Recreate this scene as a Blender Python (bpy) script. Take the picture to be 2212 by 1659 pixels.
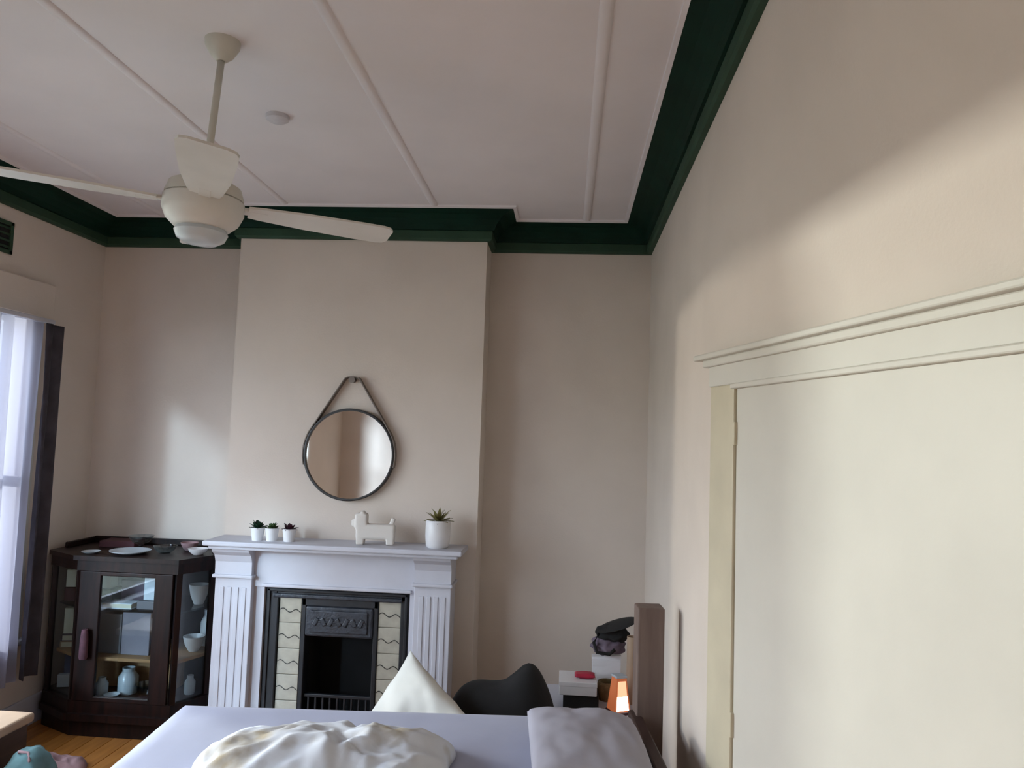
import bpy, bmesh, math, random
from mathutils import Vector, Matrix, noise
random.seed(7)
for o in list(bpy.data.objects): bpy.data.objects.remove(o)
S = bpy.context.scene
C = S.collection
PI = math.pi

# ------------------------------------------------------------------ camera
EYE = Vector((0, 0, 1.82))
F_PX, YAW, PITCH, ROLL = 1649.7, 0.0734, 0.0706, 0.0329
fw = Vector((-math.sin(YAW)*math.cos(PITCH), math.cos(YAW)*math.cos(PITCH), math.sin(PITCH)))
rt = Vector((math.cos(YAW), math.sin(YAW), 0)); up = rt.cross(fw)
r2 = rt*math.cos(ROLL) + up*math.sin(ROLL); u2 = up*math.cos(ROLL) - rt*math.sin(ROLL)
cam = bpy.data.cameras.new('camera'); camo = bpy.data.objects.new('camera', cam); C.objects.link(camo)
camo.matrix_world = Matrix(((r2.x, u2.x, -fw.x, EYE.x), (r2.y, u2.y, -fw.y, EYE.y), (r2.z, u2.z, -fw.z, EYE.z), (0, 0, 0, 1)))
cam.sensor_width = 36; cam.lens = F_PX*36/2212; cam.clip_start = 0.05
S.camera = camo

# ------------------------------------------------------------------ world, lights, exposure
w = bpy.data.worlds.new('sky'); S.world = w; w.use_nodes = True
w.node_tree.nodes['Background'].inputs[0].default_value = (0.74, 0.86, 1.0, 1)
w.node_tree.nodes['Background'].inputs[1].default_value = 9.8
S.view_settings.view_transform = 'Standard'; S.view_settings.look = 'None'
S.view_settings.gamma = 1; S.view_settings.use_curve_mapping = False
S.view_settings.exposure = 0.25

def light(name, kind, loc, direction, energy, color, size=None, spread=None, angle=None):
    l = bpy.data.lights.new(name, kind); l.energy = energy; l.color = color
    o = bpy.data.objects.new(name, l); C.objects.link(o); o.location = loc
    o.rotation_euler = Vector(direction).to_track_quat('-Z', 'Y').to_euler()
    if size: l.shape = 'RECTANGLE'; l.size, l.size_y = size
    if spread: l.spread = math.radians(spread)
    if angle: l.angle = math.radians(angle)
    return o
# low bright sky seen past the house corner: reaches the alcove and chimney breast through the windows
light('low_sky', 'SUN', (-8, -3, 5), (0.40, 1.0, -0.29), 1.6, (0.56, 0.80, 1.0), angle=5)
light('rear_wall_fill', 'SUN', (-5, 9, 5), (0.25, -1.0, -0.17), 9.0, (0.66, 0.83, 1.0), angle=10)  # added sun that brightens the rear wall as the mirror sees it
# portals that guide sky light in through the two windows
for nm, yc, wd in (('window_portal_far', 3.015, 2.53), ('window_portal_near', 0.855, 1.61)):
    po = light(nm, 'AREA', (-3.33, yc, 1.515), (1, 0, 0), 1, (1, 1, 1), size=(1.93, wd))
    po.rotation_euler = (0, -PI/2, 0); po.data.cycles.is_portal = True
# area lamps standing in for sunlit patches of the cream house next door, throwing level warm light on to the right-hand wall
light('neighbour_sunlit_patch', 'AREA', (-7.2, 4.00, 2.38), (1, -0.1, 0.0), 104, (1.0, 0.94, 0.80), size=(0.22, 0.10))
light('neighbour_patch_lamp_far', 'AREA', (-7.2, 5.60, 2.38), (1, -0.45, 0.0), 305, (0.93, 1.0, 0.92), size=(0.25, 0.10))

# ------------------------------------------------------------------ materials
def mat(name, col, rough=0.6, metal=0.0, var=0.0, vscale=8.0, bump=0.0, bscale=60.0, spec=0.5, emit=None, estr=0.0, sheen=0.0, col2=None):
    m = bpy.data.materials.new(name); m.use_nodes = True
    nt = m.node_tree; b = nt.nodes['Principled BSDF']
    b.inputs['Base Color'].default_value = (*col, 1)
    b.inputs['Roughness'].default_value = rough; b.inputs['Metallic'].default_value = metal
    b.inputs['Specular IOR Level'].default_value = spec
    b.inputs['Sheen Weight'].default_value = sheen
    if emit: b.inputs['Emission Color'].default_value = (*emit, 1); b.inputs['Emission Strength'].default_value = estr
    tc = nt.nodes.new('ShaderNodeTexCoord')
    if var or col2:
        n = nt.nodes.new('ShaderNodeTexNoise'); n.inputs['Scale'].default_value = vscale; n.inputs['Detail'].default_value = 5
        nt.links.new(tc.outputs['Object'], n.inputs['Vector'])
        r = nt.nodes.new('ShaderNodeValToRGB')
        c2 = col2 or tuple(c*(1-var) for c in col); c1 = col if col2 else tuple(min(1, c*(1+var*0.5)) for c in col)
        r.color_ramp.elements[0].color = (*c2, 1); r.color_ramp.elements[1].color = (*c1, 1)
        r.color_ramp.elements[0].position = 0.35; r.color_ramp.elements[1].position = 0.65
        nt.links.new(n.outputs['Fac'], r.inputs['Fac']); nt.links.new(r.outputs['Color'], b.inputs['Base Color'])
    if bump:
        n2 = nt.nodes.new('ShaderNodeTexNoise'); n2.inputs['Scale'].default_value = bscale; n2.inputs['Detail'].default_value = 4
        nt.links.new(tc.outputs['Object'], n2.inputs['Vector'])
        bp = nt.nodes.new('ShaderNodeBump'); bp.inputs['Strength'].default_value = bump; bp.inputs['Distance'].default_value = 0.01
        nt.links.new(n2.outputs['Fac'], bp.inputs['Height']); nt.links.new(bp.outputs['Normal'], b.inputs['Normal'])
    return m
def wood(name, c1, c2, rough=0.35, axis=0, scale=3.0, spec=0.4):
    m = bpy.data.materials.new(name); m.use_nodes = True; nt = m.node_tree; b = nt.nodes['Principled BSDF']
    tc = nt.nodes.new('ShaderNodeTexCoord'); mp = nt.nodes.new('ShaderNodeMapping')
    s = [scale*9]*3; s[axis] = scale; mp.inputs['Scale'].default_value = s
    n = nt.nodes.new('ShaderNodeTexNoise'); n.inputs['Scale'].default_value = 1; n.inputs['Detail'].default_value = 6; n.inputs['Distortion'].default_value = 0.8
    r = nt.nodes.new('ShaderNodeValToRGB'); r.color_ramp.elements[0].color = (*c1, 1); r.color_ramp.elements[1].color = (*c2, 1)
    r.color_ramp.elements[0].position = 0.3; r.color_ramp.elements[1].position = 0.7
    nt.links.new(tc.outputs['Object'], mp.inputs['Vector']); nt.links.new(mp.outputs['Vector'], n.inputs['Vector'])
    nt.links.new(n.outputs['Fac'], r.inputs['Fac']); nt.links.new(r.outputs['Color'], b.inputs['Base Color'])
    b.inputs['Roughness'].default_value = rough; b.inputs['Specular IOR Level'].default_value = spec
    return m
def pane(name, tint=(1, 1, 1), gloss=0.08, rough=0.02):
    m = bpy.data.materials.new(name); m.use_nodes = True; nt = m.node_tree; nt.nodes.remove(nt.nodes['Principled BSDF'])
    t = nt.nodes.new('ShaderNodeBsdfTransparent'); t.inputs[0].default_value = (*tint, 1)
    g = nt.nodes.new('ShaderNodeBsdfGlossy'); g.inputs['Roughness'].default_value = rough
    lw = nt.nodes.new('ShaderNodeLayerWeight'); lw.inputs['Blend'].default_value = 0.5
    pw5 = nt.nodes.new('ShaderNodeMath'); pw5.operation = 'POWER'; pw5.inputs[1].default_value = 5.0
    ma = nt.nodes.new('ShaderNodeMath'); ma.operation = 'MULTIPLY_ADD'; ma.inputs[1].default_value = 0.6; ma.inputs[2].default_value = gloss*0.5
    nt.links.new(lw.outputs['Facing'], pw5.inputs[0]); nt.links.new(pw5.outputs[0], ma.inputs[0])
    mx = nt.nodes.new('ShaderNodeMixShader')
    nt.links.new(ma.outputs[0], mx.inputs[0]); nt.links.new(t.outputs[0], mx.inputs[1]); nt.links.new(g.outputs[0], mx.inputs[2])
    nt.links.new(mx.outputs[0], nt.nodes['Material Output'].inputs[0])
    return m
def sheer(name, col, trans=0.35, see=0.15):
    m = bpy.data.materials.new(name); m.use_nodes = True; nt = m.node_tree; nt.nodes.remove(nt.nodes['Principled BSDF'])
    d = nt.nodes.new('ShaderNodeBsdfDiffuse'); d.inputs[0].default_value = (*col, 1)
    tl = nt.nodes.new('ShaderNodeBsdfTranslucent'); tl.inputs[0].default_value = (*col, 1)
    tp = nt.nodes.new('ShaderNodeBsdfTransparent')
    m1 = nt.nodes.new('ShaderNodeMixShader'); m1.inputs[0].default_value = trans
    m2 = nt.nodes.new('ShaderNodeMixShader'); m2.inputs[0].default_value = see
    nt.links.new(d.outputs[0], m1.inputs[1]); nt.links.new(tl.outputs[0], m1.inputs[2])
    nt.links.new(m1.outputs[0], m2.inputs[1]); nt.links.new(tp.outputs[0], m2.inputs[2])
    nt.links.new(m2.outputs[0], nt.nodes['Material Output'].inputs[0])
    return m
M = {
 'wall': mat('wall_paint', (0.66, 0.58, 0.515), 0.75, var=0.05, vscale=2.0, bump=0.08, bscale=90, spec=0.25),
 'ceil': mat('ceiling_paint', (0.76, 0.715, 0.735), 0.8, var=0.05, vscale=1.6, bump=0.05, bscale=50, spec=0.2),
 'green': mat('dark_green_paint', (0.003, 0.022, 0.014), 0.6, var=0.2, vscale=5, spec=0.12),
 'green2': mat('dull_green_paint', (0.030, 0.066, 0.042), 0.6, var=0.15, vscale=5, spec=0.2),
 'white': mat('white_paint', (0.53, 0.53, 0.59), 0.5, var=0.04, vscale=6, bump=0.03),
 'cream': mat('cream_paint', (0.60, 0.57, 0.51), 0.5, var=0.04, vscale=3, bump=0.03),
 'jamb': mat('yellowed_cream_paint', (0.56, 0.50, 0.37), 0.5, var=0.08, vscale=5),
 'fanw': mat('fan_plastic', (0.62, 0.60, 0.57), 0.4, var=0.04),
 'fany': mat('aged_fan_plastic', (0.56, 0.53, 0.47), 0.4, var=0.06),
 'frost': mat('frosted_glass_bowl', (0.50, 0.54, 0.58), 0.25, var=0.05),
 'iron': mat('cast_iron', (0.008, 0.009, 0.013), 0.5, var=0.3, vscale=20, bump=0.1),
 'iron2': mat('worn_cast_iron', (0.028, 0.033, 0.045), 0.45, var=0.4, vscale=30, bump=0.3, bscale=80),
 'soot_and_hollow': mat('soot_and_hollow', (0.006, 0.006, 0.007), 0.9, var=0.3),
 'tile': mat('cream_tile', (0.41, 0.385, 0.32), 0.25, var=0.12, vscale=14),
 'tileline': mat('dark_tile_glaze', (0.03, 0.03, 0.025), 0.3, var=0.2),
 'grout': mat('grout', (0.25, 0.21, 0.16), 0.8, var=0.1),
 'mirror': mat('mirror_silver', (0.93, 0.94, 0.94), 0.03, metal=1.0, var=0.01),
 'black': mat('black_metal', (0.015, 0.014, 0.014), 0.4, var=0.2),
 'strap': mat('brown_leather', (0.19, 0.155, 0.135), 0.6, var=0.2, vscale=20, bump=0.1),
 'dark_wood': wood('dark_mahogany', (0.005, 0.0025, 0.0025), (0.020, 0.007, 0.005), 0.42, 2, spec=0.22),
 'slab_wood': wood('taupe_wood', (0.125, 0.085, 0.072), (0.180, 0.127, 0.108), 0.6, 2),
 'brown_wood': wood('umber_wood', (0.028, 0.014, 0.012), (0.055, 0.028, 0.022), 0.5, 1),
 'tan_wood': wood('tan_wood', (0.30, 0.16, 0.07), (0.42, 0.24, 0.11), 0.5, 0),
 'floor': wood('orange_floorboard', (0.30, 0.115, 0.025), (0.46, 0.20, 0.05), 0.3, 1),
 'glass': pane('window_glass'),
 'cabglass': pane('cabinet_glass', (0.88, 0.92, 0.93), 0.10),
 'clear': pane('glassware', (0.78, 0.84, 0.87), 0.16, 0.08),
 'sheer': sheer('sheer_curtain', (0.40, 0.40, 0.50), 0.40, 0.03),
 'drape': mat('charcoal_drape', (0.045, 0.040, 0.052), 0.9, var=0.3, vscale=10),
 'sheet': mat('lavender_sheet', (0.345, 0.36, 0.49), 0.85, var=0.05, vscale=3, bump=0.15, bscale=12, sheen=0.2),
 'pillow': mat('grey_pillowcase', (0.36, 0.345, 0.40), 0.9, var=0.05, vscale=4, bump=0.15, bscale=15),
 'cushion': mat('ivory_cushion', (0.68, 0.67, 0.62), 0.8, var=0.06, vscale=5, bump=0.2, bscale=14),
 'blanket': mat('patterned_blanket', (0.62, 0.64, 0.70), 0.85, col2=(0.34, 0.28, 0.20), vscale=2.6, bump=0.2, bscale=20),
 'darkfab': mat('black_fabric', (0.011, 0.010, 0.010), 0.95, var=0.3, vscale=8, bump=0.2, bscale=30),
 'mauve': mat('mauve_fabric', (0.16, 0.12, 0.16), 0.9, var=0.3, vscale=9),
 'porcelain': mat('white_ceramic', (0.72, 0.71, 0.73), 0.35, var=0.03),
 'dogw': mat('bisque_ceramic', (0.70, 0.66, 0.62), 0.6, var=0.04),
 'leaf_dark': mat('dark_leaf', (0.012, 0.045, 0.022), 0.5, var=0.4, vscale=25),
 'leaf': mat('green_leaf', (0.045, 0.085, 0.025), 0.5, var=0.4, vscale=25),
 'leaf_purple': mat('purple_leaf', (0.05, 0.012, 0.026), 0.5, var=0.4, vscale=25),
 'leaf_yellow': mat('yellow_green_leaf', (0.22, 0.20, 0.07), 0.5, var=0.3, vscale=25),
 'soil': mat('soil', (0.03, 0.022, 0.015), 0.95, var=0.3, vscale=40),
 'blue': mat('blue_board', (0.06, 0.10, 0.22), 0.6, var=0.1),
 'greybox': mat('grey_board', (0.17, 0.17, 0.19), 0.7, var=0.12),
 'mauvebox': mat('pale_mauve_board', (0.23, 0.21, 0.25), 0.7, var=0.12),
 'paper': mat('cream_paper', (0.66, 0.64, 0.50), 0.7, var=0.05),
 'coolpaper': mat('cool_white_paper', (0.66, 0.74, 0.82), 0.6, var=0.05),
 'maroon': mat('maroon_cloth', (0.06, 0.010, 0.016), 0.7, var=0.2),
 'red': mat('red_plastic', (0.42, 0.015, 0.05), 0.45, var=0.1),
 'pink': mat('dusty_pink_cloth', (0.34, 0.21, 0.22), 0.9, var=0.2, vscale=12),
 'pinktag': mat('pink_tassel', (0.10, 0.040, 0.058), 0.8, var=0.3, vscale=25),
 'teal': mat('teal_cloth', (0.10, 0.19, 0.20), 0.9, var=0.25, vscale=12),
 'chestlid': mat('tan_vinyl', (0.36, 0.25, 0.17), 0.55, var=0.12, vscale=6),
 'basket': mat('straw_weave', (0.24, 0.18, 0.09), 0.8, var=0.3, vscale=40, bump=0.3),
 'lampwood': mat('amber_lamp_side', (0.42, 0.13, 0.05), 0.5, var=0.15, emit=(1.0, 0.25, 0.08), estr=0.22),
 'lampglow': mat('lit_lamp_panel', (0.9, 0.6, 0.4), 0.5, emit=(1.0, 0.55, 0.30), estr=0.75),
 'lamphot': mat('lit_lamp_bulb_panel', (1.0, 0.9, 0.8), 0.5, emit=(1.0, 0.88, 0.74), estr=6.0),
 'lampbase': mat('plum_base', (0.05, 0.012, 0.02), 0.4, var=0.2),
 'blueglass': mat('pale_blue_glass', (0.35, 0.42, 0.75), 0.1, var=0.1),
 'alarm': mat('grey_plastic', (0.58, 0.55, 0.58), 0.6, var=0.06, vscale=30),
 'grass': mat('lawn', (0.15, 0.16, 0.13), 0.9, var=0.4, vscale=3),
 'plaster': mat('neighbour_render', (0.7, 0.64, 0.5), 0.8, var=0.05),
}

for nd in M['blanket'].node_tree.nodes:
    if nd.type == 'VALTORGB': nd.color_ramp.elements[0].position = 0.36; nd.color_ramp.elements[1].position = 0.46
# ------------------------------------------------------------------ mesh helpers
def bx(bm, x0, x1, y0, y1, z0, z1, bev=0.0, seg=2, rot=None):
    r = bmesh.ops.create_cube(bm, size=1); vs = r['verts']
    bmesh.ops.scale(bm, vec=(abs(x1-x0), abs(y1-y0), abs(z1-z0)), verts=vs)
    if bev:
        es = list({e for v in vs for e in v.link_edges})
        g = bmesh.ops.bevel(bm, geom=es, offset=bev, segments=seg, affect='EDGES', profile=0.5)
        vs = list({v for f in g['faces'] for v in f.verts} | {v for v in vs if v.is_valid})
    if rot is not None: bmesh.ops.transform(bm, matrix=rot, verts=vs)
    bmesh.ops.translate(bm, vec=((x0+x1)/2, (y0+y1)/2, (z0+z1)/2), verts=vs)
    return vs
def box(*a, **k):
    bm = bmesh.new(); bx(bm, *a, **k); return bm
def boxes(*lst, **k):
    bm = bmesh.new()
    for a in lst: bx(bm, *a, **k)
    return bm
def prism(pts, z0, z1, bm=None):
    bm = bm or bmesh.new()
    a = [bm.verts.new((x, y, z0)) for x, y in pts]; b = [bm.verts.new((x, y, z1)) for x, y in pts]
    n = len(pts)
    bm.faces.new(a[::-1]); bm.faces.new(b)
    for i in range(n): bm.faces.new((a[i], a[(i+1) % n], b[(i+1) % n], b[i]))
    bmesh.ops.recalc_face_normals(bm, faces=bm.faces[:])
    return bm
def lathe(prof, n=32, bm=None, cx=0, cy=0, cz=0, mtx=None):
    bm = bm or bmesh.new(); rings = []
    for r, z in prof:
        if r < 1e-5:
            rings.append([bm.verts.new((cx, cy, cz+z))])
        else:
            rings.append([bm.verts.new((cx+r*math.cos(2*PI*i/n), cy+r*math.sin(2*PI*i/n), cz+z)) for i in range(n)])
    for a, b in zip(rings, rings[1:]):
        for i in range(n):
            j = (i+1) % n
            if len(a) == 1 and len(b) == 1: continue
            if len(a) == 1: bm.faces.new((a[0], b[j], b[i]))
            elif len(b) == 1: bm.faces.new((a[i], a[j], b[0]))
            else: bm.faces.new((a[i], a[j], b[j], b[i]))
    bmesh.ops.recalc_face_normals(bm, faces=bm.faces[:])
    if mtx is not None: bmesh.ops.transform(bm, matrix=mtx, verts=bm.verts[:])
    return bm
def tube(path, r, n=10, bm=None, closed=False):
    bm = bm or bmesh.new(); P = [Vector(p) for p in path]; rings = []
    for i, p in enumerate(P):
        t = (P[min(i+1, len(P)-1)] - P[max(i-1, 0)]).normalized()
        a = t.cross(Vector((0, 0, 1)) if abs(t.z) < 0.9 else Vector((1, 0, 0))).normalized(); b = t.cross(a)
        rr = r[i] if isinstance(r, (list, tuple)) else r
        rings.append([bm.verts.new(p + a*rr*math.cos(2*PI*k/n) + b*rr*math.sin(2*PI*k/n)) for k in range(n)])
    for a, b in zip(rings, rings[1:]):
        for k in range(n): bm.faces.new((a[k], a[(k+1) % n], b[(k+1) % n], b[k]))
    bm.faces.new(rings[0][::-1]); bm.faces.new(rings[-1])
    bmesh.ops.recalc_face_normals(bm, faces=bm.faces[:])
    return bm
def grid(fn, nu, nv, closed_u=False):
    bm = bmesh.new()
    V = [[bm.verts.new(fn(i/nu, j/nv)) for j in range(nv+1)] for i in range(nu+1)]
    for i in range(nu):
        for j in range(nv): bm.faces.new((V[i][j], V[i+1][j], V[i+1][j+1], V[i][j+1]))
    return bm
def soft(lx, ly, lz, n=0.35, crease=0.01, seed=0, nu=40, nv=24, pinch=0.0):
    """closed cushion: superellipsoid in plan with a thin seam edge"""
    bm = bmesh.new(); top = []; N = nu
    def h(u, v): return max(0.0, (1-abs(u)**2.6)*(1-abs(v)**2.6))**n
    V = {}
    for s in (1, -1):
        for i in range(N+1):
            for j in range(N+1):
                u = -1+2*i/N; v = -1+2*j/N
                edge = i in (0, N) or j in (0, N)
                if s == -1 and edge: V[s, i, j] = V[1, i, j]; continue
                px = u*(1-pinch*(1-abs(v)**2)*abs(u)**4); py = v*(1-pinch*(1-abs(u)**2)*abs(v)**4)
                z = s*h(u, v)*lz/2
                nn = noise.noise(Vector((u*1.7+seed, v*1.7, s*3.0)))*crease + noise.noise(Vector((u*4+seed, v*4+9, s)))*crease*0.4
                V[s, i, j] = bm.verts.new((px*lx/2, py*ly/2, z+nn*(0 if edge else 1)))
    for s in (1, -1):
        for i in range(N):
            for j in range(N):
                f = (V[s, i, j], V[s, i+1, j], V[s, i+1, j+1], V[s, i, j+1])
                bm.faces.new(f if s == 1 else f[::-1])
    return bm
def link(name, bm, m, parent=None, smooth=False, mods=()):
    me = bpy.data.meshes.new(name); bm.to_mesh(me); bm.free()
    o = bpy.data.objects.new(name, me); C.objects.link(o)
    if m: me.materials.append(M[m])
    if smooth:
        for p in me.polygons: p.use_smooth = True
        if smooth == 'auto':
            me.set_sharp_from_angle(angle=math.radians(38))
    if parent: o.parent = parent
    return o
def tag(o, label, cat, group=None, kind=None):
    o['label'] = label; o['category'] = cat
    if group: o['group'] = group
    if kind: o['kind'] = kind
    return o
def thing(name, label, cat, loc=(0, 0, 0), rz=0, group=None):
    o = bpy.data.objects.new(name, None); C.objects.link(o); o.empty_display_size = 0.1
    o.location = loc; o.rotation_euler = (0, 0, rz)
    return tag(o, label, cat, group)
def struct(name, bm, m, label, cat, parent=None, smooth=False):
    o = link(name, bm, m, parent, smooth); o['kind'] = 'structure'; o['label'] = label; o['category'] = cat
    return o

# ------------------------------------------------------------------ room dimensions
XL, XR, YB, YF = -3.195, 0.519, 4.959, -1.40
X1, X2, YC = -2.114, -0.528, 4.68
ZT = 3.214
TH = 0.25
W1 = (1.75, 4.28); W2 = (0.05, 1.66); TL_ = 0.13; WZ = (0.55, 2.48)
SPL = math.radians(14); YK = 2.9; YE = 0.7
XE = XR + (YK-YE)*math.tan(SPL)

# floor
fl = struct('floor', box(XL-TH, XE+TH, YF-TH, YB+TH, -0.12, -0.02), 'brown_wood', 'orange polished timber floorboards running across the room', 'floor')
me0 = None
nb = 40; pw = (XE+0.1 - (XL-0.05))/nb
for i in range(nb):
    if me0 is None:
        o = link('floorboard', box(-pw/2+0.0015, pw/2-0.0015, YF-0.1, YB+0.1, -0.02, 0.0, bev=0.0015, seg=1), 'floor', fl); me0 = o.data
    else:
        o = bpy.data.objects.new('floorboard', me0); C.objects.link(o); o.parent = fl
    o.location = (XL-0.05+pw*(i+0.5), 0, 0)
# ceiling with cover battens
ce = struct('ceiling', box(XL-TH, XE+TH, YF-TH, YB+TH, ZT, ZT+0.15), 'ceil', 'pale sheeted ceiling with thin cover battens', 'ceiling')
me0 = None
for x in (-2.699, -1.769, -0.839, 0.091):
    pr = [(-0.024, 0.0), (-0.020, -0.006), (-0.008, -0.010), (0.008, -0.010), (0.020, -0.006), (0.024, 0.0)]
    bm = bmesh.new()
    a = [bm.verts.new((px, YF+0.2, ZT+pz)) for px, pz in pr]; b = [bm.verts.new((px, YB-0.19 if x > -0.2 or x < -2.2 else YC-0.17, ZT+pz)) for px, pz in pr]
    for i in range(5): bm.faces.new((a[i], a[i+1], b[i+1], b[i]))
    bm.faces.new(a); bm.faces.new(b[::-1]); bmesh.ops.recalc_face_normals(bm, faces=bm.faces[:])
    o = link('ceiling_batten', bm, 'ceil', ce, 'auto'); o.location.x = x
# walls
struct('wall_back', box(XL-TH, XR+TH, YB, YB+TH, -0.1, ZT+0.05), 'wall', 'beige painted wall at the back of the two alcoves', 'wall')
FBX = (-1.62, -1.06)
struct('wall_chimney', boxes((X1, FBX[0], YC, YB+0.02, -0.02, ZT+0.02), (FBX[1], X2, YC, YB+0.02, -0.02, ZT+0.02), (FBX[0], FBX[1], YC, YB+0.02, 0.74, ZT+0.02)),
       'wall', 'beige chimney breast standing forward between the alcoves', 'wall')
ZH = 3.3
struct('wall_left', boxes((XL-TL_, XL, YF-TH, YB+TH, -0.1, WZ[0]), (XL-TL_, XL, YF-TH, YB+TH, WZ[1], ZH), (XL-TL_, XL, YF-TH, W2[0], WZ[0], WZ[1]),
       (XL-TL_, XL, W2[1], W1[0], WZ[0], WZ[1]), (XL-TL_, XL, W1[1], YB+TH, WZ[0], WZ[1])), 'wall', 'beige wall with windows on the left', 'wall')
struct('wall_front', box(XL-TH, XE+TH, YF-TH, YF, -0.1, ZH), 'wall', 'beige wall behind the viewer', 'wall')
def wall_right():
    bm = bmesh.new(); ys = [YB+TH, 4.5, 3.8, 3.3, YK] + [YK-(YK-YE)*i/8 for i in range(1, 9)] + [0.0, YF-TH]
    zs = [-0.1, 1.0, 2.2] + [2.2+0.84*i/6 for i in range(1, 7)] + [ZH]
    def xx(y, z):
        d = 0 if y >= YK else (YK-max(y, YE))*math.tan(SPL)
        k = 1 if z <= 2.2 else max(0, 1-(z-2.2)/0.84)
        return XR + d*k
    for off in (0, TH):
        V = [[bm.verts.new((xx(y, z)+off, y, z)) for z in zs] for y in ys]
        for i in range(len(ys)-1):
            for j in range(len(zs)-1):
                f = (V[i][j], V[i+1][j], V[i+1][j+1], V[i][j+1]); bm.faces.new(f if off == 0 else f[::-1])
    return bm
struct('wall_right', wall_right(), 'wall', 'beige wall on the right with a soft lit patch', 'wall', smooth='auto')

# cornice: swept, mitred
def offset_poly(P, d):
    out = []; n = len(P)
    for i in range(n):
        a = Vector(P[i-1]); b = Vector(P[i]); c = Vector(P[(i+1) % n])
        e1 = (b-a).normalized(); e2 = (c-b).normalized()
        n1 = Vector((-e1.y, e1.x)); n2 = Vector((-e2.y, e2.x))
        k = n1 + n2
        out.append(b + k*(d/(k.dot(n1))))
    return out
RING = [(XL, YF), (XR, YF), (XR, YB), (X2, YB), (X2, YC), (X1, YC), (X1, YB), (XL, YB)]
def sweep(prof):
    bm = bmesh.new(); R = []
    for d, z in prof:
        R.append([bm.verts.new((p.x, p.y, z)) for p in offset_poly(RING, d)])
    n = len(RING)
    for a, b in zip(R, R[1:]):
        for i in range(n): bm.faces.new((a[i], a[(i+1) % n], b[(i+1) % n], b[i]))
    bmesh.ops.recalc_face_normals(bm, faces=bm.faces[:])
    return bm
cove = [(0.170, ZT), (0.170, ZT-0.014)] + [(0.035+0.125*(1-math.sin(t*PI/2*0.98)), 3.098+0.098*(1-math.cos(t*PI/2*0.98))) for t in [1-i/8 for i in range(9)]][::-1][::-1]
cove = [(0.170, ZT), (0.170, ZT-0.012), (0.158, ZT-0.016), (0.115, 3.185), (0.082, 3.160), (0.058, 3.130), (0.046, 3.100), (0.0, 3.098)]
struct('trim_1', sweep(cove), 'green', 'dark green coved cornice running round the ceiling', 'cornice')
struct('trim_2', sweep([(0.0, 3.100), (0.032, 3.100), (0.032, 3.052), (0.022, 3.040), (0.0, 3.038)]), 'green2', 'duller green flat moulding under the dark cornice', 'moulding')
struct('trim_3', sweep([(0.168, ZT), (0.190, ZT), (0.188, ZT-0.010), (0.170, ZT-0.014)]), 'ceil', 'thin white bead where ceiling meets green cornice', 'moulding')
# baseboards
struct('baseboard_back', boxes((XL, X1, YB-0.02, YB, 0, 0.17), (X2, XR, YB-0.02, YB, 0, 0.17), bev=0.006), 'white', 'white skirting board at the back of the alcoves', 'baseboard')
struct('baseboard_left', box(XL, XL+0.02, YF, YB-0.02, 0, 0.17, bev=0.006), 'white', 'white skirting board below the windows', 'baseboard')
struct('baseboard_right', box(XR-0.02, XR, YK, YB-0.02, 0, 0.17, bev=0.006), 'white', 'white skirting board beside the bed head', 'baseboard')

# windows
def window(name, y0, y1, cuts, label, fixed=()):
    o = bpy.data.objects.new(name, None); C.objects.link(o); o.location = (XL, (y0+y1)/2, WZ[0]); o['kind'] = 'structure'; o['label'] = label; o['category'] = 'window'
    h = (y1-y0)/2; H = WZ[1]-WZ[0]
    link('window_frame', boxes((-0.12, 0.0, -h, -h+0.035, 0, H), (-0.12, 0.0, h-0.035, h, 0, H), (-0.12, 0.0, -h, h, H-0.035, H), bev=0.004), 'white', o)
    link('architrave', boxes((0, 0.025, -h-0.035, -h, 0, H), (0, 0.025, h, h+0.09, 0, H), bev=0.006), 'cream', o)
    link('head_board', box(0, 0.045, -h-0.035, h+0.15, H-0.035, H+0.18, bev=0.008), 'wall', o)
    link('window_sill', box(-0.15, 0.05, -h-0.03, h+0.12, -0.035, 0.0, bev=0.008), 'white', o)
    yc = (y0+y1)/2; edges = [-h+0.035] + [c-yc for c in cuts] + [h-0.035]
    for k in range(len(edges)-1):
        a, b = edges[k], edges[k+1]
        if k: link('mullion', box(-0.115, -0.02, a-0.018, a+0.018, 0, H-0.035, bev=0.004), 'white', o); a += 0.018
        if k < len(edges)-2: b -= 0.018
        for z0, z1, xx in ([(0.0, H-0.035, -0.09)] if k in fixed else [(0.0, H/2+0.02, -0.07), (H/2-0.02, H-0.035, -0.11)]):
            s = link('sash', boxes((xx, xx+0.035, a, a+0.035, z0, z1), (xx, xx+0.035, b-0.035, b, z0, z1), (xx, xx+0.035, a, b, z0, z0+0.045), (xx, xx+0.035, a, b, z1-0.035, z1)), 'white', o)
            link('pane', box(xx+0.014, xx+0.02, a+0.03, b-0.03, z0+0.04, z1-0.03), 'glass', s)
    return o
window('window_1', W1[0], W1[1], (2.20, 3.97), 'wide white sash window behind the sheer curtain', fixed=(1,))
window('window_2', W2[0], W2[1], (), 'white sash window nearer the viewer on the left wall')

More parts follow.
